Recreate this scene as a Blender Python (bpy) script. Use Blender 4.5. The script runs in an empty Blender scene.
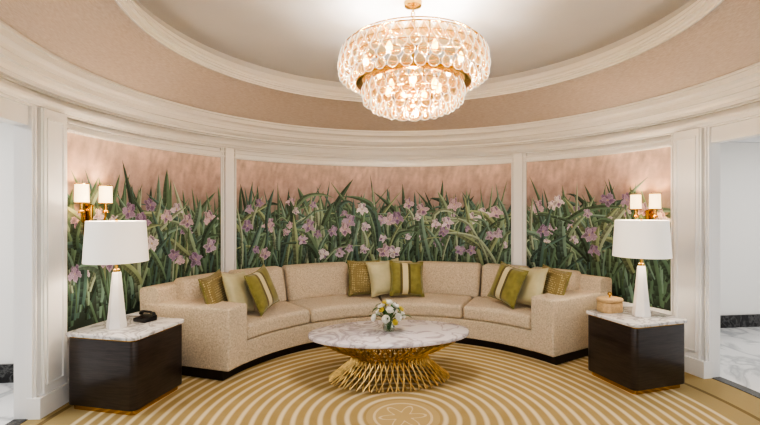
import bpy, bmesh, math, random
from mathutils import Vector, Matrix
random.seed(7)
C = bpy.context.scene.collection
PI = math.pi
rad = math.radians

def s2l(c):
    return tuple(((v/255.0)/12.92 if v/255.0 <= 0.04045 else ((v/255.0+0.055)/1.055)**2.4) for v in c)

# ------------------------------------------------------------------ materials
def pm(name, rgb, rough=.5, metal=0, emis=None, es=0, bump=0, bscale=200, var=0, vscale=5, coat=0, sheen=0, stretch=None):
    m = bpy.data.materials.new(name); m.use_nodes = True
    nt = m.node_tree; b = nt.nodes['Principled BSDF']
    col = s2l(rgb)
    b.inputs['Base Color'].default_value = (*col, 1)
    b.inputs['Roughness'].default_value = rough
    b.inputs['Metallic'].default_value = metal
    b.inputs['Coat Weight'].default_value = coat
    b.inputs['Sheen Weight'].default_value = sheen
    if emis:
        b.inputs['Emission Color'].default_value = (*s2l(emis), 1)
        b.inputs['Emission Strength'].default_value = es
    tc = nt.nodes.new('ShaderNodeTexCoord'); src = tc.outputs['Object']
    if stretch:
        mp = nt.nodes.new('ShaderNodeMapping'); mp.inputs['Scale'].default_value = stretch
        nt.links.new(src, mp.inputs[0]); src = mp.outputs[0]
    if var:
        n = nt.nodes.new('ShaderNodeTexNoise'); n.inputs['Scale'].default_value = vscale
        n.inputs['Detail'].default_value = 4
        nt.links.new(src, n.inputs['Vector'])
        r = nt.nodes.new('ShaderNodeValToRGB')
        r.color_ramp.elements[0].position = .3; r.color_ramp.elements[1].position = .7
        r.color_ramp.elements[0].color = (*[max(0, c*(1-var)) for c in col], 1)
        r.color_ramp.elements[1].color = (*[min(1, c*(1+var)) for c in col], 1)
        nt.links.new(n.outputs['Fac'], r.inputs['Fac'])
        nt.links.new(r.outputs['Color'], b.inputs['Base Color'])
    if bump:
        n = nt.nodes.new('ShaderNodeTexNoise'); n.inputs['Scale'].default_value = bscale
        nt.links.new(src, n.inputs['Vector'])
        bu = nt.nodes.new('ShaderNodeBump'); bu.inputs['Strength'].default_value = bump
        bu.inputs['Distance'].default_value = .01
        nt.links.new(n.outputs['Fac'], bu.inputs['Height'])
        nt.links.new(bu.outputs['Normal'], b.inputs['Normal'])
    return m

def node(nt, t, **kw):
    n = nt.nodes.new(t)
    for k, v in kw.items(): setattr(n, k, v)
    return n
def math_n(nt, op, a, b=None, c=None):
    n = nt.nodes.new('ShaderNodeMath'); n.operation = op
    for i, v in enumerate((a, b, c)):
        if v is None: continue
        if isinstance(v, (int, float)): n.inputs[i].default_value = v
        else: nt.links.new(v, n.inputs[i])
    return n.outputs[0]
def mixc(nt, fac, a, b):
    n = nt.nodes.new('ShaderNodeMix'); n.data_type = 'RGBA'
    if isinstance(fac, (int, float)): n.inputs[0].default_value = fac
    else: nt.links.new(fac, n.inputs[0])
    for i, v in ((6, a), (7, b)):
        if isinstance(v, tuple): n.inputs[i].default_value = (*v, 1)
        else: nt.links.new(v, n.inputs[i])
    return n.outputs[2]

def marble(name, base, vein, scale=3.0, rough=.15, amt=.85):
    m = pm(name, base, rough); nt = m.node_tree; b = nt.nodes['Principled BSDF']
    tc = node(nt, 'ShaderNodeTexCoord')
    n1 = node(nt, 'ShaderNodeTexNoise'); n1.inputs['Scale'].default_value = scale
    n1.inputs['Detail'].default_value = 8; n1.inputs['Distortion'].default_value = 1.6
    nt.links.new(tc.outputs['Object'], n1.inputs['Vector'])
    a = math_n(nt, 'ABSOLUTE', math_n(nt, 'SUBTRACT', n1.outputs['Fac'], .5))
    mr = node(nt, 'ShaderNodeMapRange'); nt.links.new(a, mr.inputs[0])
    mr.inputs[1].default_value = 0; mr.inputs[2].default_value = .06
    mr.inputs[3].default_value = amt; mr.inputs[4].default_value = 0
    n2 = node(nt, 'ShaderNodeTexNoise'); n2.inputs['Scale'].default_value = scale*.7
    nt.links.new(tc.outputs['Object'], n2.inputs['Vector'])
    cl = mixc(nt, n2.outputs['Fac'], s2l(base), s2l(tuple((p*.7+q*.3) for p, q in zip(base, vein))))
    nt.links.new(mixc(nt, mr.outputs[0], cl, s2l(vein)), b.inputs['Base Color'])
    return m

M = {}
M['white'] = pm('painted plaster white', (234, 234, 234), .45, bump=.03, bscale=60)
M['trim'] = pm('painted wood trim', (238, 238, 238), .26)
M['ceil'] = pm('ceiling paint', (206, 206, 209), .6, var=.03, vscale=2)
M['hall'] = pm('hall paint', (228, 226, 222), .5)
M['black'] = marble('black marble', (26, 26, 28), (90, 90, 90), 6)
M['marblefloor'] = marble('white floor marble', (226, 226, 226), (165, 168, 172), 1.2, .18)
M['marbletop'] = marble('grey marble top', (226, 226, 228), (138, 135, 138), 5.0, .12, .75)
M['lilacmarble'] = marble('pale lilac marble', (226, 222, 227), (150, 140, 148), 3.4, .1, .8)
M['brass'] = pm('polished brass', (206, 166, 94), .22, 1, var=.08, vscale=12)
M['gold'] = pm('antiqued gilded rods', (208, 180, 122), .45, 1, var=.35, vscale=22, bump=.2, bscale=60)
M['sofa'] = pm('beige boucle', (196, 182, 161), .9, bump=.9, bscale=85, var=.22, vscale=70, sheen=.1)
M['plinth'] = pm('dark stained plinth', (34, 26, 24), .4, var=.2, vscale=20)
M['espresso'] = pm('espresso wood', (48, 40, 38), .3, var=.4, vscale=3, coat=.35, stretch=(3, 3, 40))
M['stone'] = pm('white alabaster', (236, 234, 232), .25, var=.04, vscale=9)
M['blackplastic'] = pm('black plastic', (22, 22, 24), .35, bump=.02)
M['velvet'] = pm('olive green velvet', (124, 120, 60), .7, var=.18, vscale=14, sheen=.4)
M['satin'] = pm('pale olive satin', (184, 178, 142), .5, var=.1, vscale=9, sheen=.2)
M['tan'] = pm('tan woven cane', (188, 160, 120), .6, bump=.4, bscale=90, var=.15, vscale=60)
M['petalw'] = pm('white petal', (246, 245, 238), .6, var=.05, vscale=30)
M['petaly'] = pm('yellow petal', (226, 210, 110), .6, var=.1, vscale=30)
M['leaf'] = pm('leaf green', (66, 102, 54), .5, var=.25, vscale=30)
M['bulb'] = pm('lit bulb', (255, 236, 200), .4, emis=(255, 206, 140), es=12)
M['shade'] = pm('linen shade', (240, 237, 232), .8, emis=(255, 246, 234), es=.28, bump=.05, bscale=300)
M['sshade'] = pm('lit sconce shade', (255, 238, 208), .8, emis=(255, 222, 168), es=2.0, bump=.05, bscale=300)

def fabric_pattern():
    m = pm('gold lattice fabric', (170, 150, 80), .75, sheen=.2); nt = m.node_tree; b = nt.nodes['Principled BSDF']
    tc = node(nt, 'ShaderNodeTexCoord')
    v = node(nt, 'ShaderNodeTexVoronoi'); v.feature = 'F1'; v.distance = 'MANHATTAN'
    v.inputs['Scale'].default_value = 46; v.inputs['Randomness'].default_value = .2
    nt.links.new(tc.outputs['Object'], v.inputs['Vector'])
    r = node(nt, 'ShaderNodeValToRGB'); r.color_ramp.elements[0].position = .3; r.color_ramp.elements[1].position = .6
    r.color_ramp.elements[0].color = (*s2l((196, 182, 140)), 1); r.color_ramp.elements[1].color = (*s2l((130, 116, 74)), 1)
    nt.links.new(v.outputs['Distance'], r.inputs['Fac']); nt.links.new(r.outputs['Color'], b.inputs['Base Color'])
    return m
M['lattice'] = fabric_pattern()
def fabric_band():
    m = pm('banded green velvet', (138, 130, 34), .7, sheen=.4); nt = m.node_tree; b = nt.nodes['Principled BSDF']
    tc = node(nt, 'ShaderNodeTexCoord'); sx = node(nt, 'ShaderNodeSeparateXYZ')
    nt.links.new(tc.outputs['Object'], sx.inputs[0])
    a = math_n(nt, 'ABSOLUTE', math_n(nt, 'ADD', sx.outputs['X'], .03))
    band = math_n(nt, 'LESS_THAN', a, .035)
    edge = math_n(nt, 'LESS_THAN', a, .065)
    n = node(nt, 'ShaderNodeTexNoise'); n.inputs['Scale'].default_value = 16
    nt.links.new(tc.outputs['Object'], n.inputs['Vector'])
    g = mixc(nt, n.outputs['Fac'], s2l((96, 93, 40)), s2l((150, 143, 76)))
    c1 = mixc(nt, edge, g, s2l((88, 78, 38)))
    c2 = mixc(nt, band, c1, s2l((202, 192, 154)))
    nt.links.new(c2, b.inputs['Base Color'])
    return m
M['band'] = fabric_band()

def cove_mat():
    m = pm('blush grasscloth', (206, 190, 181), .75); nt = m.node_tree; b = nt.nodes['Principled BSDF']
    tc = node(nt, 'ShaderNodeTexCoord'); mp = node(nt, 'ShaderNodeMapping')
    nt.links.new(tc.outputs['Object'], mp.inputs[0]); mp.inputs['Scale'].default_value = (8, 8, 170)
    n = node(nt, 'ShaderNodeTexNoise'); n.inputs['Scale'].default_value = 3; n.inputs['Detail'].default_value = 8
    nt.links.new(mp.outputs[0], n.inputs['Vector'])
    r = node(nt, 'ShaderNodeValToRGB'); r.color_ramp.elements[0].position = .35; r.color_ramp.elements[1].position = .65
    r.color_ramp.elements[0].color = (*s2l((198, 185, 178)), 1); r.color_ramp.elements[1].color = (*s2l((216, 206, 200)), 1)
    nt.links.new(n.outputs['Fac'], r.inputs[0]); nt.links.new(r.outputs[0], b.inputs['Base Color'])
    return m
M['cove'] = cove_mat()

def carpet_mat():
    m = pm('ringed carpet', (200, 170, 110), .95); nt = m.node_tree; b = nt.nodes['Principled BSDF']
    tc = node(nt, 'ShaderNodeTexCoord'); sx = node(nt, 'ShaderNodeSeparateXYZ')
    nt.links.new(tc.outputs['Object'], sx.inputs[0])
    x, y = math_n(nt, 'ADD', sx.outputs['X'], .10), math_n(nt, 'ADD', sx.outputs['Y'], .12)
    r = math_n(nt, 'SQRT', math_n(nt, 'ADD', math_n(nt, 'MULTIPLY', x, x), math_n(nt, 'MULTIPLY', y, y)))
    ph = math_n(nt, 'SINE', math_n(nt, 'MULTIPLY', r, 2*PI/.096))
    mr = node(nt, 'ShaderNodeMapRange'); nt.links.new(ph, mr.inputs[0])
    mr.inputs[1].default_value = -.05; mr.inputs[2].default_value = .9
    mr.inputs[4].default_value = .82
    n = node(nt, 'ShaderNodeTexNoise'); n.inputs['Scale'].default_value = 5
    nt.links.new(tc.outputs['Object'], n.inputs['Vector'])
    gold = mixc(nt, n.outputs['Fac'], s2l((152, 130, 84)), s2l((178, 156, 108)))
    rings = mixc(nt, mr.outputs[0], gold, s2l((222, 210, 180)))
    bord = math_n(nt, 'GREATER_THAN', r, 2.36)
    c1 = mixc(nt, bord, rings, s2l((162, 144, 102)))
    line = math_n(nt, 'LESS_THAN', math_n(nt, 'ABSOLUTE', math_n(nt, 'SUBTRACT', r, 2.56)), .02)
    c1 = mixc(nt, line, c1, s2l((120, 102, 66)))
    inn = math_n(nt, 'LESS_THAN', r, .27)
    c2 = mixc(nt, inn, c1, s2l((180, 158, 112)))
    th = math_n(nt, 'ARCTAN2', y, x)
    pet = math_n(nt, 'ADD', .12, math_n(nt, 'MULTIPLY', .05, math_n(nt, 'COSINE', math_n(nt, 'MULTIPLY', th, 6))))
    d = math_n(nt, 'ABSOLUTE', math_n(nt, 'SUBTRACT', r, pet))
    d2 = math_n(nt, 'ABSOLUTE', math_n(nt, 'SUBTRACT', r, .21))
    pl = math_n(nt, 'MULTIPLY', math_n(nt, 'LESS_THAN', math_n(nt, 'MINIMUM', d, d2), .01), .6)
    c3 = mixc(nt, pl, c2, s2l((222, 208, 176)))
    nt.links.new(c3, b.inputs['Base Color'])
    n2 = node(nt, 'ShaderNodeTexNoise'); n2.inputs['Scale'].default_value = 260
    nt.links.new(tc.outputs['Object'], n2.inputs['Vector'])
    bu = node(nt, 'ShaderNodeBump'); bu.inputs['Strength'].default_value = .35; bu.inputs['Distance'].default_value = .01
    nt.links.new(n2.outputs['Fac'], bu.inputs['Height']); nt.links.new(bu.outputs['Normal'], b.inputs['Normal'])
    return m
M['carpet'] = carpet_mat()

def mural_mat():
    m = pm('painted mural', (200, 160, 150), .7); nt = m.node_tree; b = nt.nodes['Principled BSDF']
    at = node(nt, 'ShaderNodeAttribute'); at.attribute_name = 'Col'
    tc = node(nt, 'ShaderNodeTexCoord')
    n = node(nt, 'ShaderNodeTexNoise'); n.inputs['Scale'].default_value = 3.6; n.inputs['Detail'].default_value = 10
    n.inputs['Roughness'].default_value = .78
    nt.links.new(tc.outputs['Object'], n.inputs['Vector'])
    mr = node(nt, 'ShaderNodeMapRange'); nt.links.new(n.outputs['Fac'], mr.inputs[0])
    mr.inputs[1].default_value = .25; mr.inputs[2].default_value = .75
    mr.inputs[3].default_value = .68; mr.inputs[4].default_value = 1.3
    vm = node(nt, 'ShaderNodeVectorMath', operation='SCALE')
    nt.links.new(at.outputs['Color'], vm.inputs[0]); nt.links.new(mr.outputs[0], vm.inputs['Scale'])
    nt.links.new(vm.outputs[0], b.inputs['Base Color'])
    return m
M['mural'] = mural_mat()

def crystal_mat():
    m = bpy.data.materials.new('cut crystal with painted glow'); m.use_nodes = True; nt = m.node_tree; nt.nodes.clear()
    out = node(nt, 'ShaderNodeOutputMaterial')
    lw = node(nt, 'ShaderNodeLayerWeight'); lw.inputs['Blend'].default_value = .4
    tr = node(nt, 'ShaderNodeBsdfTransparent'); tr.inputs['Color'].default_value = (1, .89, .70, 1)
    gl = node(nt, 'ShaderNodeBsdfGlossy'); gl.inputs['Roughness'].default_value = .04
    gl.inputs['Color'].default_value = (1, .98, .95, 1)
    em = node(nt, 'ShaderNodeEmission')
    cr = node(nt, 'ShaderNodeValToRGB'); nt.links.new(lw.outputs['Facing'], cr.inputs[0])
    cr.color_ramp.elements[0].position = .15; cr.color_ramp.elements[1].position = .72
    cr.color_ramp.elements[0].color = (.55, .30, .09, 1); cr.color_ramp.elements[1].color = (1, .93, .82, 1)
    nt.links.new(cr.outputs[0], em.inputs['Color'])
    em.inputs['Strength'].default_value = 2.7  # sparkle and bright rims painted in as emission; the drops are no lamps
    mx = node(nt, 'ShaderNodeMixShader'); ad = node(nt, 'ShaderNodeMixShader')
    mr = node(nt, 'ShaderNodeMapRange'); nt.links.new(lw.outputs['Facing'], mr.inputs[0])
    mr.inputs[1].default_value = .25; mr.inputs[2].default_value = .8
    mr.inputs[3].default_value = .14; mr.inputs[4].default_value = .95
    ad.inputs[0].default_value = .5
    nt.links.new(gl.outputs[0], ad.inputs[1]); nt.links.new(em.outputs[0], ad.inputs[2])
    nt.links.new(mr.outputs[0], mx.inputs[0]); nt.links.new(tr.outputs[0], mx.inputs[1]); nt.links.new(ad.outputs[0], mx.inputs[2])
    nt.links.new(mx.outputs[0], out.inputs[0])
    return m
M['crystal'] = crystal_mat()
def glass_mat():
    m = bpy.data.materials.new('clear glass'); m.use_nodes = True; nt = m.node_tree; nt.nodes.clear()
    out = node(nt, 'ShaderNodeOutputMaterial'); lw = node(nt, 'ShaderNodeLayerWeight'); lw.inputs['Blend'].default_value = .4
    tr = node(nt, 'ShaderNodeBsdfTransparent'); tr.inputs['Color'].default_value = (.9, .95, .92, 1)
    gl = node(nt, 'ShaderNodeBsdfGlossy'); gl.inputs['Roughness'].default_value = .03
    mx = node(nt, 'ShaderNodeMixShader')
    nt.links.new(lw.outputs['Facing'], mx.inputs[0]); nt.links.new(tr.outputs[0], mx.inputs[1]); nt.links.new(gl.outputs[0], mx.inputs[2])
    nt.links.new(mx.outputs[0], out.inputs[0])
    return m
M['glass'] = glass_mat()

# ------------------------------------------------------------------ mesh helpers
def ob(name, bm, mat, parent=None, world=False, sharp=38, recalc=True):
    if recalc: bmesh.ops.recalc_face_normals(bm, faces=bm.faces)
    ang = rad(sharp)
    for f in bm.faces: f.smooth = True
    for e in bm.edges:
        if len(e.link_faces) == 2 and e.calc_face_angle(0) > ang: e.smooth = False
    loc = Vector((0, 0, 0))
    if parent is None:
        xs = [v.co.x for v in bm.verts]; ys = [v.co.y for v in bm.verts]; zs = [v.co.z for v in bm.verts]
        loc = Vector(((min(xs)+max(xs))/2, (min(ys)+max(ys))/2, min(zs)))
        bmesh.ops.translate(bm, verts=bm.verts, vec=-loc)
    elif world:
        p = parent.location.copy()
        if parent.parent: p += parent.parent.location
        bmesh.ops.translate(bm, verts=bm.verts, vec=-p)
    me = bpy.data.meshes.new(name); bm.to_mesh(me); bm.free()
    me.materials.append(mat)
    o = bpy.data.objects.new(name, me); C.objects.link(o); o.location = loc
    if parent: o.parent = parent; o.location = (0, 0, 0)
    return o
def struct(name, bm, mat, **k):
    o = ob(name, bm, mat, **k); o['kind'] = 'structure'; return o
def tag(o, label, cat, group=None):
    o['label'] = label; o['category'] = cat
    if group: o['group'] = group
    return o
def thing(name, label, cat, loc=(0, 0, 0), rz=0, group=None):
    o = bpy.data.objects.new(name, None); C.objects.link(o); o.empty_display_size = .1
    o.location = loc; o.rotation_euler = (0, 0, rz)
    return tag(o, label, cat, group)
def dup(root, loc, rz, label=None):
    r = root.copy(); C.objects.link(r); r.location = loc; r.rotation_euler = (0, 0, rz)
    if label: r['label'] = label
    for ch in list(root.children):
        c = ch.copy(); C.objects.link(c); c.parent = r
        for g in list(ch.children):
            d = g.copy(); C.objects.link(d); d.parent = c
    return r

def pol(phi, r, z=0):
    a = rad(phi); return Vector((r*math.sin(a), r*math.cos(a), z))
def arcsolid(bm, prof, a0, a1, n):
    full = abs(a1-a0) >= 359.9
    k = n if full else n+1
    rings = []
    for i in range(k):
        a = a0+(a1-a0)*i/n
        rings.append([bm.verts.new(pol(a, r, z)) for r, z in prof])
    m = len(prof)
    for i in range(n):
        A, B = rings[i], rings[(i+1) % k]
        for j in range(m):
            bm.faces.new((A[j], A[(j+1) % m], B[(j+1) % m], B[j]))
    if not full:
        bm.faces.new(rings[0]); bm.faces.new(rings[-1])
    return bm
def arc(prof, a0, a1, n=48): return arcsolid(bmesh.new(), prof, a0, a1, n)
def post(bm, plan, phic, z0, z1, R0=2.8):
    lo = [bm.verts.new(pol(phic+math.degrees(s/R0), r, z0)) for s, r in plan]
    hi = [bm.verts.new(pol(phic+math.degrees(s/R0), r, z1)) for s, r in plan]
    n = len(plan)
    for i in range(n): bm.faces.new((lo[i], lo[(i+1) % n], hi[(i+1) % n], hi[i]))
    bm.faces.new(lo); bm.faces.new(hi)
def box(bm, x0, x1, y0, y1, z0, z1):
    v = [bm.verts.new((x, y, z)) for z in (z0, z1) for x, y in ((x0, y0), (x1, y0), (x1, y1), (x0, y1))]
    for f in ((0, 1, 2, 3), (4, 5, 6, 7), (0, 1, 5, 4), (1, 2, 6, 5), (2, 3, 7, 6), (3, 0, 4, 7)):
        bm.faces.new([v[i] for i in f])
    return bm
def prism(bm, pts, z0, z1, bev=0):
    levels = [(z0, 0), (z1, 0)] if not bev else [(z0, bev), (z0+bev*.3, bev*.3), (z0+bev, 0), (z1-bev, 0), (z1-bev*.3, bev*.3), (z1, bev)]
    rings = []
    for z, ins in levels:
        ring = []
        for p in pts:
            v = Vector((p[0], p[1])); L = v.length
            v2 = v*(1-ins/L); ring.append(bm.verts.new((v2.x, v2.y, z)))
        rings.append(ring)
    n = len(pts)
    for A, B in zip(rings, rings[1:]):
        for i in range(n): bm.faces.new((A[i], A[(i+1) % n], B[(i+1) % n], B[i]))
    bm.faces.new(rings[0]); bm.faces.new(rings[-1])
    return bm
def rrect(hx, hy, r, n=6):
    pts = []
    for cx, cy, a in ((hx-r, hy-r, 0), (-hx+r, hy-r, 90), (-hx+r, -hy+r, 180), (hx-r, -hy+r, 270)):
        for k in range(n+1):
            t = rad(a+90*k/n); pts.append((cx+r*math.cos(t), cy+r*math.sin(t)))
    return pts
def lathe(bm, prof, seg=24, c=(0, 0, 0), sy=1):
    rings = []
    for r, z in prof:
        if r < 1e-6: rings.append([bm.verts.new((c[0], c[1], c[2]+z))])
        else: rings.append([bm.verts.new((c[0]+r*math.cos(2*PI*i/seg), c[1]+sy*r*math.sin(2*PI*i/seg), c[2]+z)) for i in range(seg)])
    for A, B in zip(rings, rings[1:]):
        for i in range(seg):
            j = (i+1) % seg
            if len(A) == 1 and len(B) == 1: continue
            if len(A) == 1: bm.faces.new((A[0], B[j], B[i]))
            elif len(B) == 1: bm.faces.new((A[i], A[j], B[0]))
            else: bm.faces.new((A[i], A[j], B[j], B[i]))
    return bm
def tube(bm, pts, r, seg=8, closed=False):
    pts = [Vector(p) for p in pts]; n = len(pts); rings = []
    for i, p in enumerate(pts):
        if closed: t = pts[(i+1) % n]-pts[i-1]
        else: t = pts[min(i+1, n-1)]-pts[max(i-1, 0)]
        t.normalize()
        up = Vector((0, 0, 1)) if abs(t.z) < .9 else Vector((1, 0, 0))
        if rings:
            u = (lastu - t*lastu.dot(t)).normalized()
        else: u = t.cross(up).normalized()
        lastu = u; w = t.cross(u)
        rr = r[i] if isinstance(r, (list, tuple)) else r
        rings.append([bm.verts.new(p+rr*(math.cos(2*PI*k/seg)*u+math.sin(2*PI*k/seg)*w)) for k in range(seg)])
    m = n if closed else n-1
    for i in range(m):
        A, B = rings[i], rings[(i+1) % n]
        for k in range(seg): bm.faces.new((A[k], A[(k+1) % seg], B[(k+1) % seg], B[k]))
    if not closed: bm.faces.new(rings[0]); bm.faces.new(rings[-1])
    return bm
def torus(bm, R0, r, z=0, seg=48, s2=8, c=(0, 0)):
    return tube(bm, [(c[0]+R0*math.cos(2*PI*i/seg), c[1]+R0*math.sin(2*PI*i/seg), z) for i in range(seg)], r, s2, True)
def ball(bm, r, c, seg=12):
    bmesh.ops.create_uvsphere(bm, u_segments=seg, v_segments=seg//2+2, radius=r, matrix=Matrix.Translation(c)); return bm
def rbox(h, r, inner=(4, 4, 4), ns=3, fn=None):
    bm = bmesh.new(); cache = {}
    def ax(hh, n):
        a = [-(hh-r)-r*math.tan(rad(45*k/ns)) for k in range(ns, 0, -1)]
        a += [-(hh-r)+2*(hh-r)*i/n for i in range(n+1)]
        a += [(hh-r)+r*math.tan(rad(45*k/ns)) for k in range(1, ns+1)]
        return a
    A = [ax(h[i], inner[i]) for i in range(3)]
    def vert(p):
        key = tuple(round(c, 6) for c in p)
        if key in cache: return cache[key]
        q = Vector([max(-(h[i]-r), min(h[i]-r, p[i])) for i in range(3)])
        d = Vector(p)-q
        w = q+d.normalized()*r
        if fn: w = fn(w)
        v = bm.verts.new(w); cache[key] = v; return v
    for axi in range(3):
        b_, c_ = (axi+1) % 3, (axi+2) % 3
        for s in (-1, 1):
            for i in range(len(A[b_])-1):
                for j in range(len(A[c_])-1):
                    q = []
                    for di, dj in ((0, 0), (1, 0), (1, 1), (0, 1)):
                        p = [0, 0, 0]; p[axi] = s*h[axi]; p[b_] = A[b_][i+di]; p[c_] = A[c_][j+dj]
                        q.append(vert(p))
                    try: bm.faces.new(q)
                    except ValueError: pass
    return bm

# ------------------------------------------------------------------ setting
RW = 2.8
RO = 2.89
HM = 2.15
AL, AR = -86.6, 85.0      # where the doorways begin
ML, MR = -79.6, 77.4      # outer edges of the murals
bm = bmesh.new(); box(bm, -9, 9, -8, 6, -.1, 0); struct('floor', bm, M['marblefloor'])
bm = arc([(.001, 0), (2.79, 0), (2.79, .01), (.001, .01)], 0, 360, 96)
tag(ob('round_carpet', bm, M['carpet']), 'round gold and cream carpet of concentric rings filling the floor', 'carpet')
struct('wall_back', arc([(RW, 0), (RO, 0), (RO, 2.62), (RW, 2.62)], AL, AR, 96), M['white'])
struct('wall_left', arc([(RW, 0), (RO, 0), (RO, 2.62), (RW, 2.62)], -145, -113, 20), M['white'])
struct('wall_right', arc([(RW, 0), (RO, 0), (RO, 2.62), (RW, 2.62)], 113, 145, 20), M['white'])
struct('wall_header', arc([(2.79, 2.13), (RO+.01, 2.13), (RO+.01, 2.62), (2.79, 2.62)], AR, 360+AL, 96), M['white'])
# crown mouldings, stepped with deep reveals
struct('trim_1', arc([(2.79, 2.265), (2.765, 2.265), (2.765, 2.28), (2.745, 2.28), (2.735, 2.298), (2.72, 2.31), (2.715, 2.33), (2.79, 2.332)], 0, 360, 128), M['trim'], sharp=20)
struct('trim_2', arc([(2.79, 2.39), (2.765, 2.39), (2.765, 2.405), (2.73, 2.405), (2.73, 2.43), (2.715, 2.43), (2.69, 2.45), (2.68, 2.475), (2.65, 2.475),
                      (2.65, 2.515), (2.64, 2.515), (2.63, 2.54), (2.61, 2.552), (2.59, 2.556), (2.59, 2.60), (2.57, 2.60), (2.57, 2.622), (2.79, 2.63)], 0, 360, 128), M['trim'], sharp=20)
cp = []
for k in range(13):
    t = k/12; cp.append((2.585-.585*t, 2.62+.26*(.55*math.sin(t*PI/2)+.45*t)))
cp += [(2.0, 2.93), (2.585, 2.93)]
struct('ceiling_cove', arc(cp, 0, 360, 128), M['cove'])
struct('trim_3', arc([(2.02, 2.875), (2.015, 2.855), (2.0, 2.855), (2.0, 2.87), (1.985, 2.874), (1.98, 2.886), (1.96, 2.888), (1.96, 2.905), (1.945, 2.905), (1.945, 2.925),
                      (1.96, 2.93), (1.975, 2.955), (2.0, 2.96), (2.0, 2.985), (2.03, 2.99), (2.03, 3.02), (2.06, 3.05), (2.10, 3.12), (2.2, 3.12), (2.2, 2.91)], 0, 360, 128), M['trim'], sharp=20)
struct('ceiling', arc([(.001, 3.1), (2.7, 3.1), (2.7, 3.2), (.001, 3.2)], 0, 360, 96), M['ceil'])
struct('ceiling_hall', arc([(RO-.01, 2.6), (9.5, 2.6), (9.5, 2.7), (RO-.01, 2.7)], 0, 360, 64), M['hall'])

def mirror(pl): return pl+[(-s, r) for s, r in reversed(pl)]
midp = mirror([(-.098, 2.80), (-.098, 2.765), (-.086, 2.765), (-.086, 2.75), (-.074, 2.75), (-.074, 2.77), (-.058, 2.77), (-.058, 2.74), (-.01, 2.74)])
def endp(h):
    # flat panelled pilaster: stepped outer frame, recessed reveal, wide flat face
    return mirror([(-h, 2.80), (-h, 2.765), (-h+.014, 2.765), (-h+.014, 2.75), (-h+.028, 2.75), (-h+.028, 2.775), (-h+.048, 2.775), (-h+.048, 2.735),
                   (-h+.062, 2.735), (-h+.062, 2.722), (-.01, 2.722)])
n_ = 4
for c in (-41.3, 41.3):
    bm = bmesh.new(); post(bm, midp, c, .0, 2.27)
    struct('trim_%d' % n_, bm, M['trim'], sharp=20); n_ += 1
for a, b_ in ((AL, ML), (MR, AR)):
    c = (a+b_)/2; h = rad(b_-a)/2*2.8
    bm = bmesh.new(); post(bm, endp(h), c, .16, 2.27)
    post(bm, [(-h-.005, 2.8), (-h-.005, 2.705), (h+.005, 2.705), (h+.005, 2.8)], c, 0, .16)
    # raised inner panel moulding on the face
    hh = h-.062
    for s0, s1, z0, z1 in ((-hh+.025, -hh+.037, .22, 2.2), (hh-.037, hh-.025, .22, 2.2), (-hh+.025, hh-.025, .22, .232), (-hh+.025, hh-.025, 2.188, 2.2)):
        post(bm, [(s0, 2.73), (s0, 2.712), (s1, 2.712), (s1, 2.73)], c, z0, z1)
    struct('trim_%d' % n_, bm, M['trim'], sharp=20); n_ += 1
struct('trim_%d' % n_, arc([(2.8, 2.15), (2.765, 2.15), (2.765, 2.16), (2.75, 2.16), (2.75, 2.176), (2.775, 2.18), (2.775, 2.215), (2.755, 2.215), (2.755, 2.23), (2.8, 2.232)], ML, MR, 96), M['trim'], sharp=20); n_ += 1
struct('trim_%d' % n_, arc([(2.8, .46), (2.765, .46), (2.75, .49), (2.765, .52), (2.8, .53)], ML, MR, 96), M['trim']); n_ += 1
struct('baseboard_back', arc([(2.8, 0), (2.77, 0), (2.77, .13), (2.785, .15), (2.8, .15)], ML, MR, 96), M['trim'])
for a, b_ in ((-113, AL), (AR, 113)):
    struct('trim_%d' % n_, arc([(2.79, 0), (RO, 0), (RO, .014), (2.79, .014)], a, b_, 16), M['black']); n_ += 1

bm = bmesh.new(); box(bm, 2.87, 9, 1.75, 1.9, 0, 2.62); struct('wall_hall_right', bm, M['hall'])
bm = bmesh.new(); box(bm, 2.87, 9, 1.725, 1.752, 0, .16); struct('baseboard_right', bm, M['black'])
bm = bmesh.new(); box(bm, 2.87, 9, 1.70, 1.752, 2.42, 2.5); box(bm, 2.87, 9, 1.66, 1.752, 2.5, 2.6); struct('trim_%d' % n_, bm, M['trim']); n_ += 1
bm = bmesh.new(); box(bm, -9, -2.87, .95, 1.1, 0, 2.62); struct('wall_hall_left', bm, M['hall'])
bm = bmesh.new(); box(bm, -9, -2.87, .925, .952, 0, .16); struct('baseboard_left', bm, M['black'])

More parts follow.
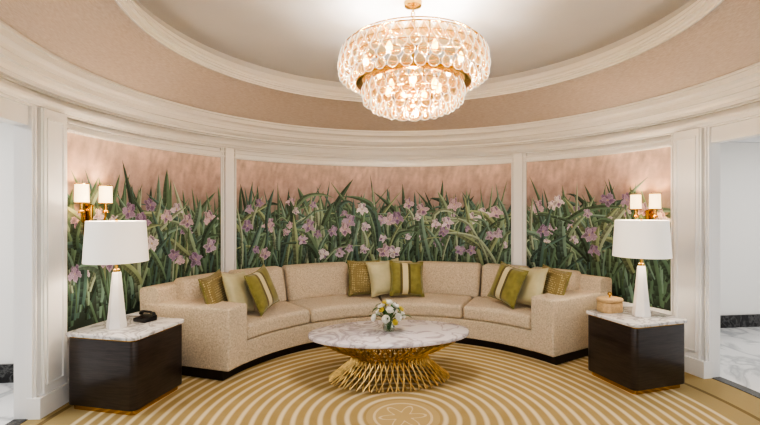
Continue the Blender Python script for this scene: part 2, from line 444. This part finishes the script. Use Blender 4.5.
# ------------------------------------------------------------------ murals
GREENS = [(54, 72, 62), (68, 90, 74), (84, 108, 88), (102, 126, 102), (124, 144, 120), (78, 104, 96), (144, 158, 136), (108, 134, 120), (130, 144, 112)]
def mural(a0, a1, label, seed):
    rnd = random.Random(seed)
    bm = bmesh.new(); L = bm.loops.layers.float_color.new('Col')
    def P(s, z, off): return pol(s, 2.787-off, z)
    def face(vs, cols):
        try: f = bm.faces.new(vs)
        except ValueError: return
        for lp, c in zip(f.loops, cols): lp[L] = (*s2l(c), 1)
    nx, nz = int((a1-a0)*1.5), 20
    z0, z1 = .5, HM+.01
    def bg(z):
        t = (z-z0)/(z1-z0)
        keys = [(0, (52, 64, 56)), (.35, (80, 90, 80)), (.55, (128, 120, 114)), (.72, (172, 150, 144)), (.86, (202, 176, 167)), (1, (218, 195, 184))]
        for (p, c), (q, d) in zip(keys, keys[1:]):
            if t <= q+1e-6:
                u = (t-p)/(q-p); return tuple(c[i]*(1-u)+d[i]*u for i in range(3))
        return keys[-1][1]
    jit = [[rnd.uniform(.93, 1.07) for j in range(nz+1)] for i in range(nx+1)]
    g = [[bm.verts.new(P(a0+(a1-a0)*i/nx, z0+(z1-z0)*j/nz, 0)) for j in range(nz+1)] for i in range(nx+1)]
    for i in range(nx):
        for j in range(nz):
            q = ((i, j), (i+1, j), (i+1, j+1), (i, j+1))
            face([g[a][b] for a, b in q], [tuple(min(255, v*jit[a][b]) for v in bg(z0+(z1-z0)*b/nz)) for a, b in q])
    width = (a1-a0)/180*PI*2.78
    deg = 180/PI/2.78
    def cl(s): return max(a0+.15, min(a1-.15, s))
    clusters = [a0+(a1-a0)*(k+rnd.uniform(.2, .8))/max(1, int(width/.3)) for k in range(int(width/.3))]
    N = int(width*135)
    for i in range(N):
        d = i/N; off = .0008+.0062*d
        zb = rnd.uniform(.5, .95 if d > .3 else 1.2)
        if d > .6: zb = rnd.uniform(.55, 1.35)
        if rnd.random() < .55:
            cc = rnd.choice(clusters); ds = rnd.gauss(0, .10); s = cc+ds*deg; lean = ds*1.7+rnd.gauss(0, .08)
        else:
            s = rnd.uniform(a0+.5, a1-.5); lean = rnd.gauss(0, .2)
        s = cl(s)
        top = rnd.triangular(1.2, 2.05, 1.70) - .38*d*rnd.random()
        h = max(.3, top-zb); w = rnd.uniform(.016, .044)
        curl = rnd.gauss(0, .22)
        droop = rnd.random() < .34; dl = rnd.uniform(.1, .28); dd = rnd.uniform(.6, 1.7)
        ci = rnd.choice(GREENS[:3]+[GREENS[5]] if d < .35 else GREENS[1:4]+[GREENS[5], GREENS[2], GREENS[7]] if d < .68 else GREENS[1:])
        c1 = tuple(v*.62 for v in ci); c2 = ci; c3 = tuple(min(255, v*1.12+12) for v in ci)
        n = 12; rows = []
        for k in range(n+1):
            t = k/n
            x = lean*t+curl*t*t*(1.4-t*.4); z = zb+h*t
            if droop and t > .6:
                u = (t-.6)/.4; z = zb+h*.6+h*.4*(u*.75-u*u*dd*.6); x += (1 if lean+curl > 0 else -1)*dl*u
            ww = w*(math.sin(PI*min(1, .22+t*.78))**.75)*(1+.16*math.sin(5*t+i)) if k < n else .0008
            rows.append((x, z, ww))
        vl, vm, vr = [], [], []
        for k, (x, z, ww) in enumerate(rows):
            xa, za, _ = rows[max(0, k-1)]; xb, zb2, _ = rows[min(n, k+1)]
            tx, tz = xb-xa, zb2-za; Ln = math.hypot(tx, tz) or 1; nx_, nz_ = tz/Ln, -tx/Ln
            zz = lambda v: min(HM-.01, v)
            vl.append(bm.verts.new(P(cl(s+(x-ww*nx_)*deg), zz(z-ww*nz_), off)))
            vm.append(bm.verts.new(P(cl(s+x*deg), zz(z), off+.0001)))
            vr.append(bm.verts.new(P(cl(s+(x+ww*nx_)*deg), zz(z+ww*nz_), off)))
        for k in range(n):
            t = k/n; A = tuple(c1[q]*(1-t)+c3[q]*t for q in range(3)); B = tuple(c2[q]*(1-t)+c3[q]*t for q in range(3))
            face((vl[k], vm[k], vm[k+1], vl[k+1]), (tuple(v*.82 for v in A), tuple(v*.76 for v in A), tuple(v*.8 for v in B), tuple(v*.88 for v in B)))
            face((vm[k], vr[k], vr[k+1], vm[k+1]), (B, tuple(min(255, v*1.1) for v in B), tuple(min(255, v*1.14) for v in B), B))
    NF = int(width*14)
    for i in range(NF):
        s = a0+2.0+(a1-a0-4.0)*((i+rnd.uniform(-.9, 1.9))/NF); s = max(a0+2, min(a1-2, s)); z = .93+.72*((i*.618+rnd.uniform(-.14, .14)) % 1)
        sz = rnd.uniform(.036, .07); off = .0052+.0026*rnd.random()
        rot = rnd.gauss(0, .5); pal = rnd.choice(((188, 168, 190), (168, 148, 174), (206, 192, 204), (156, 134, 164), (196, 172, 184), (216, 206, 210)))
        sv = []
        for k in range(5):
            t = k/4; sv.append((bm.verts.new(P(cl(s+(-.006+.02*math.sin(t*2+i))*deg), z-.34*t, off-.0008)), bm.verts.new(P(cl(s+(.006+.02*math.sin(t*2+i))*deg), z-.34*t, off-.0008))))
        for p_, q_ in zip(sv, sv[1:]): face((p_[0], p_[1], q_[1], q_[0]), [(84, 108, 78)]*4)
        def petal(cx, cz, lx, lz, ang, cc, ce, o2):
            n = 18; ca, sa = math.cos(rot), math.sin(rot)
            jx = rnd.uniform(.8, 1.25); jz = rnd.uniform(.8, 1.2); pa = rnd.uniform(0, 6)
            def T(x, y):
                x, y = x*ca-y*sa, x*sa+y*ca
                return P(cl(s+x*sz*deg), z+y*sz, off+o2)
            c0 = bm.verts.new(T(cx, cz)); ring = []; mid = []
            for k in range(n):
                t = 2*PI*k/n; wob = 1+.16*math.sin(3*t+pa)+.14*math.sin(7*t+pa*2)
                for f_, lst in ((1, ring), (.6, mid)):
                    x, y = lx*jx*math.cos(t)*wob*f_, lz*jz*math.sin(t)*wob*f_
                    lst.append(bm.verts.new(T(cx+x*math.cos(ang)-y*math.sin(ang), cz+x*math.sin(ang)+y*math.cos(ang))))
            for k in range(n):
                k2 = (k+1) % n
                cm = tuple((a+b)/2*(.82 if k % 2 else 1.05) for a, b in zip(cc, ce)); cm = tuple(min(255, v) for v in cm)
                face((c0, mid[k], mid[k2]), (cc, cm, cm)); face((mid[k], ring[k], ring[k2], mid[k2]), (cm, ce, ce, cm))
        light = tuple(min(255, v+20) for v in pal); dark = tuple(v*.7 for v in pal); deep = (116, 90, 130)
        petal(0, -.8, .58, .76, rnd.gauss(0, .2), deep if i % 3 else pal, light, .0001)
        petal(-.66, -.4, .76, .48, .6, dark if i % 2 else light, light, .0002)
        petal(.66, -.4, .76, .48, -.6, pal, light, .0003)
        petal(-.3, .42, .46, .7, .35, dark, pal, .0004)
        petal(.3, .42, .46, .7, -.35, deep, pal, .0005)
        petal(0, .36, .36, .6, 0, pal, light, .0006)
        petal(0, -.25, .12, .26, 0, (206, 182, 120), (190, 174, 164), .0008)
    o = ob('iris_mural', bm, M['mural'], recalc=False, sharp=60)
    tag(o, label, 'mural', 'painted iris murals on the curved wall')
    return o
mural(ML, -43.0, 'pink iris mural on the left of the curved wall behind the left sconce', 3)
mural(-39.5, 39.5, 'widest pink iris mural, behind the middle of the curved sofa', 5)
mural(43.0, MR, 'pink iris mural on the right of the curved wall behind the right sconce', 8)

# ------------------------------------------------------------------ sofa
sofa = thing('curved_sofa', 'long curved beige boucle sofa wrapping around the round room on a dark plinth', 'sofa', (0, 2.1, .01))
ob('plinth', arc([(1.72, .01), (2.55, .01), (2.55, .1), (1.72, .1)], -65.5, 65.5, 64), M['plinth'], sofa, True)
ob('seat_base', arc([(1.665, .095), (2.3, .095), (2.3, .30), (1.665, .30), (1.655, .29), (1.655, .105)], -57.8, 57.8, 64), M['sofa'], sofa, True)
bp = [(2.42, .095), (2.60, .095), (2.62, .12), (2.63, .76), (2.615, .79), (2.58, .80), (2.45, .80), (2.42, .77)]
ob('back_frame', arc(bp, -66.2, 66.2, 72), M['sofa'], sofa, True, sharp=50)
def polar_box(a0, a1, r0, r1, z0, z1, rd, lean=0, puff=0, n=10):
    rm = (r0+r1)/2; ac = (a0+a1)/2; hx = rad(a1-a0)/2*rm; hy = (r1-r0)/2; hz = (z1-z0)/2
    def fn(w):
        u = w.x/hx; v = w.z/hz; q = w.y/hy
        y = w.y
        z = w.z
        if puff:
            if lean: y -= puff*(1-u*u)*(1-v*v)*(1 if w.y < 0 else 0)
            else: z += puff*(1-u*u)*(1-q*q)*(1 if w.z > 0 else 0)
        y += lean*(v+1)/2
        r = rm+y
        return pol(ac+math.degrees(w.x/rm), r, (z0+z1)/2+z)
    return rbox((hx, hy, hz), rd, (n, 5, 5), 3, fn)
sp = [-57.4, -30, 0, 31, 57.4]
for a, b in zip(sp, sp[1:]):
    ob('seat_cushion', polar_box(a+.18, b-.18, 1.645, 2.35, .30, .455, .04, 0, .018, 16), M['sofa'], sofa, True, sharp=60)
bk = [-61, -46, -30, -9, 12, 33, 47, 61]
for a, b in zip(bk, bk[1:]):
    ob('back_cushion', polar_box(a+.22, b-.22, 2.19, 2.40, .43, .85, .06, .12, .045, 12), M['sofa'], sofa, True, sharp=60)
for s in (-1, 1):
    a0, a1 = sorted((s*57.5, s*66.4))
    ob('arm', polar_box(a0, a1, 1.64, 2.58, .10, .655, .025, 0, 0, 6), M['sofa'], sofa, True, sharp=60)

# ------------------------------------------------------------------ pillows
def pillow_bm(h=.215, T=.06, n=16):
    bm = bmesh.new(); grids = []
    def xy(u, v):
        k = .10
        return h*u*(1-k*(1-v*v)*abs(u)), h*v*(1-k*(1-u*u)*abs(v))
    for s in (-1, 1):
        g = []
        for i in range(n+1):
            row = []
            for j in range(n+1):
                u = -1+2*i/n; v = -1+2*j/n; x, z = xy(u, v)
                t = T*((1-u**4)*(1-v**4))**.55
                if s == 1 and (i in (0, n) or j in (0, n)): row.append(grids[0][i][j]); continue
                row.append(bm.verts.new((x, s*t, z)))
            g.append(row)
        grids.append(g)
        for i in range(n):
            for j in range(n): bm.faces.new((g[i][j], g[i+1][j], g[i+1][j+1], g[i][j+1]))
    rim = [xy(-1+2*i/n, -1) for i in range(n)]+[xy(1, -1+2*i/n) for i in range(n)]+[xy(1-2*i/n, 1) for i in range(n)]+[xy(-1, 1-2*i/n) for i in range(n)]
    return bm, rim
def pillow(label, matf, matp, phi, r, tilt, roll, yaw=0, h=.215):
    bm, rim = pillow_bm(h)
    root = thing('throw_pillow', label, 'pillow', (0, 0, 0), 0, 'throw pillows on the curved sofa')
    pc = ob('pillow_cover', bm, matf, root, sharp=80)
    p = bmesh.new(); tube(p, [(x, 0, z_) for x, z_ in rim], .006, 6, True); ob('piping', p, matp, pc, sharp=80)
    root.location = pol(phi, r, .48+h*math.cos(tilt)*(abs(math.cos(roll))+abs(math.sin(roll))*.85))
    root.rotation_euler = (Matrix.Rotation(-rad(phi)+yaw, 3, 'Z') @ Matrix.Rotation(-tilt, 3, 'X') @ Matrix.Rotation(roll, 3, 'Y')).to_euler()
    return root
t = rad
pillow('gold lattice throw pillow nearest the left arm of the sofa', M['lattice'], M['velvet'], -58, 2.02, t(16), t(-5), t(20))
pillow('plain pale olive throw pillow in the middle of the left group', M['satin'], M['satin'], -52, 1.94, t(18), t(4), t(22))
pillow('green velvet throw pillow with pale band, front of the left group', M['band'], M['velvet'], -45, 1.86, t(20), t(-9), t(24))
pillow('gold lattice throw pillow at the left of the middle group', M['lattice'], M['velvet'], -5.5, 2.06, t(14), t(2), t(10))
pillow('plain pale olive throw pillow in the middle of the centre group', M['satin'], M['satin'], 1.6, 1.99, t(16), t(-5), t(13))
pillow('green velvet throw pillow with pale band, right of the middle group', M['band'], M['velvet'], 9.2, 1.92, t(18), t(4), t(15))
pillow('green velvet throw pillow with pale band, front of the right group', M['band'], M['velvet'], 45.5, 1.86, t(20), t(9), t(-24))
pillow('plain pale olive throw pillow in the middle of the right group', M['satin'], M['satin'], 52, 1.94, t(18), t(-4), t(-22))
pillow('gold lattice throw pillow nearest the right arm of the sofa', M['lattice'], M['velvet'], 58, 2.02, t(16), t(5), t(-20))

# ------------------------------------------------------------------ coffee table
ct = thing('coffee_table', 'oval marble topped coffee table on a flared sheaf of gilded rods', 'coffee table', (-.09, .606, .012), 0)
def ell(a, b, n=72): return [(a*math.cos(2*PI*i/n), b*math.sin(2*PI*i/n)) for i in range(n)]
ob('tabletop', prism(bmesh.new(), ell(.73, .40), .385, .42, .012), M['lilacmarble'], ct)
b2 = bmesh.new(); tube(b2, [(x, y, .376) for x, y in ell(.56, .3)], .007, 6, True); ob('support_ring', b2, M['gold'], ct)
NR = 100
for i in range(NR):
    a = 2*PI*i/NR; lay = i % 2
    def e(ang, rx, ry, z): return (rx*math.cos(ang), ry*math.sin(ang), z)
    tw = (.09, -.09)[lay]+random.uniform(-.02, .02)
    k = (1, .95)[lay]*random.uniform(.985, 1.015)
    up = (.62, .56)[lay]
    pts = [e(a-tw*.8, .55*k, .335*k, .008), e(a, .45*k, .275*k, .085), e(a+tw*.6, .36, .218, .16),
           e(a+tw, .34, .205, .20), e(a+tw*1.3, .37, .218, .235), e(a+tw*2, (up+.375)/2, (up*.57+.222)/2, .285+.016*lay), e(a+tw*2.8, up, up*.57, .350+.014*lay)]
    b3 = bmesh.new(); tube(b3, pts, [.0068, .0068, .0066, .0066, .0066, .0066, .0066], 5); ob('rod', b3, M['gold'], ct)

# vase + flowers
vz = .434
vase = bmesh.new()
lathe(vase, [(0, 0), (.045, 0), (.055, .01), (.058, .05), (.045, .085), (.05, .1), (.046, .1), (.041, .085), (.053, .05), (.05, .014), (0, .012)], 24, (-.1, .60, vz))
tag(ob('vase', vase, M['glass']), 'small clear glass vase in the middle of the coffee table', 'vase')
def bloom_bm(r, seed):
    rn = random.Random(seed); b = bmesh.new()
    for layer, (cnt, rr, up) in enumerate(((4, .35, .95), (6, .7, .75), (8, 1.0, .4))):
        for k in range(cnt):
            a = 2*PI*k/cnt+layer*.4+rn.uniform(-.1, .1)
            rows = []
            for q in range(4):
                t_ = q/3; rad_ = r*rr*math.sin(t_*PI/2); zz = r*up*(t_**1.6)*1.1
                wd = r*(.25+.55*math.sin(t_*PI*.8))
                row = []
                for w_ in (-1, 0, 1):
                    x = rad_*math.cos(a)-w_*wd*math.sin(a); y = rad_*math.sin(a)+w_*wd*math.cos(a)
                    row.append(b.verts.new((x, y, zz+(.15*r if w_ else 0))))
                rows.append(row)
            for A, B in zip(rows, rows[1:]):
                for w_ in range(2): b.faces.new((A[w_], A[w_+1], B[w_+1], B[w_]))
    return b
vc = Vector((-.1, .60, vz+.07))
def flower(kind, dx, dy, dz, seed):
    nm, lab, mt, r = {'w': ('white_flower', 'white bloom in the glass vase on the coffee table', 'petalw', .033),
                      'y': ('yellow_flower', 'small yellow bloom in the glass vase on the coffee table', 'petaly', .024)}[kind]
    root = thing(nm, lab, 'flower', vc, 0, {'w': 'white blooms in the vase', 'y': 'yellow blooms in the vase'}[kind])
    d = Vector((dx, dy, dz))
    b = bloom_bm(r, seed)
    q = Vector((0, 0, 1)).rotation_difference(Vector((dx, dy, dz*.8)).normalized())
    bmesh.ops.transform(b, matrix=Matrix.Translation(d) @ q.to_matrix().to_4x4(), verts=b.verts)
    ob('petals', b, M[mt], root, sharp=80, recalc=False)
    s_ = bmesh.new(); tube(s_, [(dx*.1, dy*.1, -.05), (dx*.3, dy*.3, dz*.4), tuple(d)], .0022, 5); ob('stem', s_, M['leaf'], root)
for i, (a, e_, l_) in enumerate(((0, 20, .12), (60, 30, .11), (130, 25, .12), (190, 15, .13), (250, 20, .12), (310, 25, .11), (20, 62, .13), (150, 60, .13), (270, 58, .12), (80, 88, .15))):
    flower('w', l_*math.cos(rad(a))*math.cos(rad(e_)), l_*math.sin(rad(a))*math.cos(rad(e_)), l_*math.sin(rad(e_))+.02, i)
for i, (a, e_, l_) in enumerate(((340, 45, .15), (225, 48, .15), (100, 50, .15), (285, 8, .13), (175, 78, .16))):
    flower('y', l_*math.cos(rad(a))*math.cos(rad(e_)), l_*math.sin(rad(a))*math.cos(rad(e_)), l_*math.sin(rad(e_))+.02, 50+i)
for i in range(9):
    root = thing('leaf_sprig', 'green leaf sprig in the glass vase on the coffee table', 'leaf', vc, 0, 'leaf sprigs in the vase')
    a = 2*PI*i/9+.3; l_ = .15+.03*(i % 3); ez = .06+.06*(i % 2)
    b = bmesh.new(); rows = []
    for q in range(7):
        t_ = q/6; w = .02*math.sin(PI*min(1, t_*1.0))+.0006; x = math.cos(a)*l_*t_; y = math.sin(a)*l_*t_; z = ez*math.sin(t_*2.2)*1.3
        rows.append([b.verts.new((x-w*k*math.sin(a), y+w*k*math.cos(a), z+(.006 if k else 0))) for k in (-1, 0, 1)])
    for A, B in zip(rows, rows[1:]):
        for k in range(2): b.faces.new((A[k], A[k+1], B[k+1], B[k]))
    ob('leaf_blade', b, M['leaf'], root, recalc=False)
    s_ = bmesh.new(); tube(s_, [(math.cos(a)*.01, math.sin(a)*.01, -.055), (math.cos(a)*.02, math.sin(a)*.02, .01)], .002, 5); ob('stem', s_, M['leaf'], root)

# ------------------------------------------------------------------ side tables
def side_table(loc, rz, label, hx=.285, hy=.26):
    r = thing('side_table', label, 'side table', loc, rz, 'dark side tables at the sofa ends')
    ob('plinth', prism(bmesh.new(), rrect(hx-.025, hy-.025, .035), 0, .04), M['brass'], r)
    ob('cabinet_body', prism(bmesh.new(), rrect(hx, hy, .045), .04, .545, .004), M['espresso'], r)
    ob('trim_band', prism(bmesh.new(), rrect(hx-.007, hy-.007, .04), .543, .556), M['brass'], r)
    ob('tabletop', prism(bmesh.new(), rrect(hx+.015, hy+.015, .055), .556, .582, .006), M['marbletop'], r)
    return r
TL = (-2.235, .455, .01); TR = (2.055, .28, .01)
side_table(TL, rad(-19), 'dark side table with marble top and telephone, left of the sofa', .30, .275)
side_table(TR, rad(10), 'dark side table with marble top and tan box, right of the sofa')

# ------------------------------------------------------------------ table lamps
def make_lamp(loc, label):
    r = thing('table_lamp', label, 'lamp', loc, rad(12), 'white table lamps on the side tables')
    b = bmesh.new(); n = 6
    def ring(rr, z): return [b.verts.new((rr*math.cos(2*PI*i/n), rr*math.sin(2*PI*i/n), z)) for i in range(n)]
    rs = [ring(.070, 0), ring(.072, .02), ring(.062, .10), ring(.032, .43), ring(.026, .442)]
    for A, B in zip(rs, rs[1:]):
        for i in range(n): b.faces.new((A[i], A[(i+1) % n], B[(i+1) % n], B[i]))
    b.faces.new(rs[0]); b.faces.new(rs[-1])
    ob('lamp_base', b, M['stone'], r, sharp=15)
    b = bmesh.new(); lathe(b, [(0, .44), (.026, .44), (.026, .458), (.012, .465), (.012, .53), (.018, .535), (.018, .58), (0, .58)], 16); ob('neck', b, M['brass'], r)
    b = bmesh.new(); ball(b, .03, (0, 0, .62)); ob('bulb', b, M['bulb'], r)
    b = bmesh.new(); lathe(b, [(.225, .52), (.205, .84), (.202, .84), (.222, .52), (.225, .52)], 48); ob('lamp_shade', b, M['shade'], r, sharp=60)
    b = bmesh.new()
    for k in range(3):
        a = 2*PI*k/3; tube(b, [(0, 0, .815), (.2*math.cos(a), .2*math.sin(a), .82)], .002, 5)
    tube(b, [(0, .0, .56), (.05, 0, .6), (.06, 0, .7), (.0, 0, .82)], .002, 5); tube(b, [(0, .0, .56), (-.05, 0, .6), (-.06, 0, .7), (.0, 0, .82)], .002, 5)
    hp = ob('harp', b, M['brass'], r)
    b = bmesh.new(); lathe(b, [(0, .81), (.008, .815), (.006, .83), (.012, .845), (0, .86)], 12); ob('finial', b, M['brass'], hp)
    return r
def light(kind, name, loc, energy, col, size=.05, **k):
    l = bpy.data.lights.new(name, kind); l.energy = energy; l.color = col
    if kind == 'AREA': l.size = size
    else: l.shadow_soft_size = size
    for a, b in k.items(): setattr(l, a, b)
    o = bpy.data.objects.new(name, l); C.objects.link(o); o.location = loc; return o
WARM = (1, .84, .66)
LL = (-2.30, .40, .593); LR = (2.09, .24, .593)
lp = make_lamp(LL, 'white table lamp with drum shade on the left side table')
dup(lp, LR, rad(12), 'white table lamp with drum shade on the right side table')
for l_ in (LL, LR): light('POINT', 'lamp_light', (l_[0], l_[1], l_[2]+.7), 10, WARM, .03)

ph = thing('telephone', 'small black telephone beside the lamp on the left side table', 'telephone', (-2.165, .59, .593), rad(-30))
b = rbox((.07, .06, .015), .007, (2, 2, 2), 2, lambda w: Vector((w.x, w.y, w.z+.015+(.016*(w.y/.06+1)/2 if w.z > 0 else 0)))); pb = ob('phone_base', b, M['blackplastic'], ph)
b = bmesh.new(); tube(b, [(-.078, .02, .046), (-.073, .02, .06), (-.035, .02, .072), (.035, .02, .072), (.073, .02, .06), (.078, .02, .046)], [.016, .017, .010, .010, .017, .016], 10); ob('handset', b, M['blackplastic'], ph)
b = bmesh.new()
for i in range(3):
    for j in range(3): box(b, -.025+i*.018, -.013+i*.018, -.05+j*.016, -.04+j*.016, .030, .038)
ob('keypad', b, M['espresso'], pb)
bx = thing('decorative_box', 'tan woven lidded box on the right side table', 'box', (1.92, .42, .593), rad(10))
ob('box_body', prism(bmesh.new(), rrect(.108, .075, .058), 0, .09, .008), M['tan'], bx)
ld = ob('lid', prism(bmesh.new(), rrect(.113, .08, .063), .092, .128, .016), M['tan'], bx)
b = bmesh.new(); lathe(b, [(0, .126), (.009, .126), (.007, .142), (.02, .158), (.015, .175), (0, .18)], 14); ob('knob', b, M['brass'], ld)

# ------------------------------------------------------------------ sconces
def make_sconce(phi, label, z, dx):
    r = thing('wall_sconce', label, 'wall sconce', pol(phi, 2.775, z), rad(-phi), 'double wall sconces on the murals')
    b = bmesh.new(); box(b, -.03, .03, -.018, 0, .08, .34); ob('backplate', b, M['brass'], r)
    b = bmesh.new(); lathe(b, [(0, .04), (.014, .05), (.022, .08), (.015, .11), (.015, .31), (.022, .325), (0, .34)], 14, (0, -.045, 0))
    box(b, -.008, .008, -.045, -.01, .14, .16); box(b, -.008, .008, -.045, -.01, .28, .30); ob('stem', b, M['brass'], r)
    for s in (-1, 1):
        b = bmesh.new(); tube(b, [(0, -.045, .2), (s*dx*.45, -.055, .17), (s*dx*.9, -.07, .19), (s*dx, -.075, .24), (s*dx, -.075, .33)], .008, 8)
        lathe(b, [(0, .255), (.028, .262), (.024, .278), (.014, .285), (.014, .37), (0, .37)], 12, (s*dx, -.075, 0)); a_ = ob('arm', b, M['brass'], r)
        b = bmesh.new(); lathe(b, [(.052, .34), (.049, .505), (.047, .505), (.05, .34), (.052, .34)], 28, (s*dx, -.075, 0)); sh_ = ob('lamp_shade', b, M['sshade'], a_, sharp=60)
        b = bmesh.new(); ball(b, .016, (s*dx, -.075, .40)); ob('bulb', b, M['bulb'], a_)
        b = bmesh.new(); torus(b, .0525, .005, .344, 28, 6, (s*dx, -.075)); torus(b, .0495, .005, .500, 28, 6, (s*dx, -.075)); ob('shade_rim', b, M['brass'], a_)
        p = r.location+Matrix.Rotation(-rad(phi), 3, 'Z') @ Vector((s*dx, -.075, .44)); light('POINT', 'sconce_light', p, 3.4, (1, .8, .58), .02)
make_sconce(-75.3, 'brass double wall sconce above the left side table', 1.235, .125)
make_sconce(72.9, 'brass double wall sconce above the right side table', 1.19, .1)

# ------------------------------------------------------------------ chandelier
oz = 2.2
ch = thing('chandelier', 'tiered crystal drop chandelier with brass frame hanging over the room centre', 'chandelier', (0, 0, oz))
b = bmesh.new(); lathe(b, [(0, 3.1), (.07, 3.1), (.065, 3.07), (.02, 3.055), (0, 3.05)], 20, (0, 0, -oz)); ob('ceiling_canopy', b, M['brass'], ch)
b = bmesh.new(); z = 3.06
k = 0
while z > 2.78:
    pts = []
    for q in range(14):
        a = 2*PI*q/14; u = .014*math.cos(a); w = .022*math.sin(a)
        pts.append((u if k % 2 else 0, 0 if k % 2 else u, z-.018-oz+w))
    tube(b, pts, .0045, 6, True); z -= .033; k += 1
ob('chain', b, M['brass'], ch)
b = bmesh.new(); lathe(b, [(0, 2.80), (.02, 2.79), (.015, 2.77), (.04, 2.75), (.012, 2.73), (.012, 2.37), (.03, 2.35), (.0, 2.32)], 16, (0, 0, -oz)); ob('centre_column', b, M['brass'], ch)
tiers = [(.41, 2.785), (.50, 2.765), (.545, 2.725), (.553, 2.67), (.545, 2.615), (.47, 2.57), (.375, 2.482), (.365, 2.43), (.31, 2.388), (.24, 2.36), (.15, 2.34), (.06, 2.33)]
b = bmesh.new()
for r_, z_ in tiers: torus(b, r_-.012, .004, z_-oz, 56, 6)
for k in range(8):
    a = 2*PI*k/8
    tube(b, [(rr*math.cos(a), rr*math.sin(a), zz-oz) for rr, zz in ((.012, 2.76), (.40, 2.785), (.53, 2.725), (.54, 2.67), (.46, 2.57), (.36, 2.48), (.33, 2.41), (.20, 2.355), (.1, 2.335))], .005, 6)
fr = ob('frame', b, M['brass'], ch)
b = bmesh.new(); lathe(b, [(.34, 2.495), (.425, 2.495), (.437, 2.49), (.437, 2.473), (.425, 2.468), (.35, 2.475), (.34, 2.495)], 56, (0, 0, -oz)); ob('brass_tray', b, M['brass'], fr)
for k in range(14):
    a = 2*PI*k/14; rr = .36 if k % 2 else .2; zz = 2.63 if k % 2 else 2.43
    b = bmesh.new(); lathe(b, [(0, -.03), (.014, -.025), (.022, 0), (.02, .02), (.009, .045), (0, .055)], 12, (rr*math.cos(a), rr*math.sin(a), zz-oz)); ob('bulb', b, M['bulb'], ch)
    if k % 2: light('POINT', 'chandelier_light', (rr*math.cos(a), rr*math.sin(a), zz), 40, (1, .93, .86), .03)
light('POINT', 'chandelier_light', (0, 0, 2.25), 34, (1, .93, .86), .03)
def crystal_shape(b):
    lathe(b, [(0, 0), (.004, -.006), (.012, -.022), (.027, -.042), (.039, -.062), (.0415, -.077), (.036, -.094), (.021, -.107), (0, -.112)], 16, sy=.5)
b = bmesh.new(); crystal_shape(b)
for f in b.faces: f.smooth = True
bmesh.ops.recalc_face_normals(b, faces=b.faces)
cme = bpy.data.meshes.new('crystal'); b.to_mesh(cme); b.free(); cme.materials.append(M['crystal'])
inst = []
for ti, (r_, z_) in enumerate(tiers):
    n = max(4, int(2*PI*r_/.09))
    for i in range(n):
        a = 2*PI*(i+.5*(ti % 2))/n
        inst.append((r_*math.cos(a), r_*math.sin(a), z_-oz+random.uniform(-.003, .003), a))
cam = Vector((-.64, -3.145, 1.5))
inst.sort(key=lambda q: (Vector((q[0], q[1], q[2]+oz))-cam).length)
rest = bmesh.new()
for i, (x, y, z, a) in enumerate(inst):
    mt = Matrix.Translation((x, y, z)) @ Matrix.Rotation(a+PI/2+random.uniform(-.25, .25), 4, 'Z') @ Matrix.Rotation(random.uniform(-.06, .06), 4, 'Y')
    if i < 100:
        o = bpy.data.objects.new('crystal', cme); C.objects.link(o); o.parent = ch; o.matrix_local = mt
    else:
        tmp = bmesh.new(); tmp.from_mesh(cme); bmesh.ops.transform(tmp, matrix=mt, verts=tmp.verts)
        me2 = bpy.data.meshes.new('t'); tmp.to_mesh(me2); tmp.free(); rest.from_mesh(me2); bpy.data.meshes.remove(me2)
o = ob('crystals', rest, M['crystal'], ch, sharp=80); o['kind'] = 'stuff'

# ------------------------------------------------------------------ light
w = bpy.data.worlds.new('World'); bpy.context.scene.world = w; w.use_nodes = True
w.node_tree.nodes['Background'].inputs[0].default_value = (1, .99, .98, 1)
w.node_tree.nodes['Background'].inputs[1].default_value = .85
a = light('AREA', 'added_fill_light', (0, -4.3, 2.45), 90, (.96, .98, 1), 1.2); a.rotation_euler = (rad(62), 0, 0)  # unseen fill lamp added behind the camera to brighten the room
for x, y, p in ((-4.6, -.6, 70), (5.0, -.2, 50)):
    a = light('AREA', 'side_hall_light', (x, y, 2.55), p, (1, .97, .93), 1.5)
try: bpy.context.scene.view_settings.look = 'AgX - High Contrast'
except Exception: pass

cd = bpy.data.cameras.new('Camera'); co = bpy.data.objects.new('Camera', cd); C.objects.link(co)
co.location = cam; co.rotation_euler = (rad(90), 0, rad(-7)); cd.lens = 420/760*36; cd.sensor_width = 36
cd.clip_start = .05
bpy.context.scene.camera = co
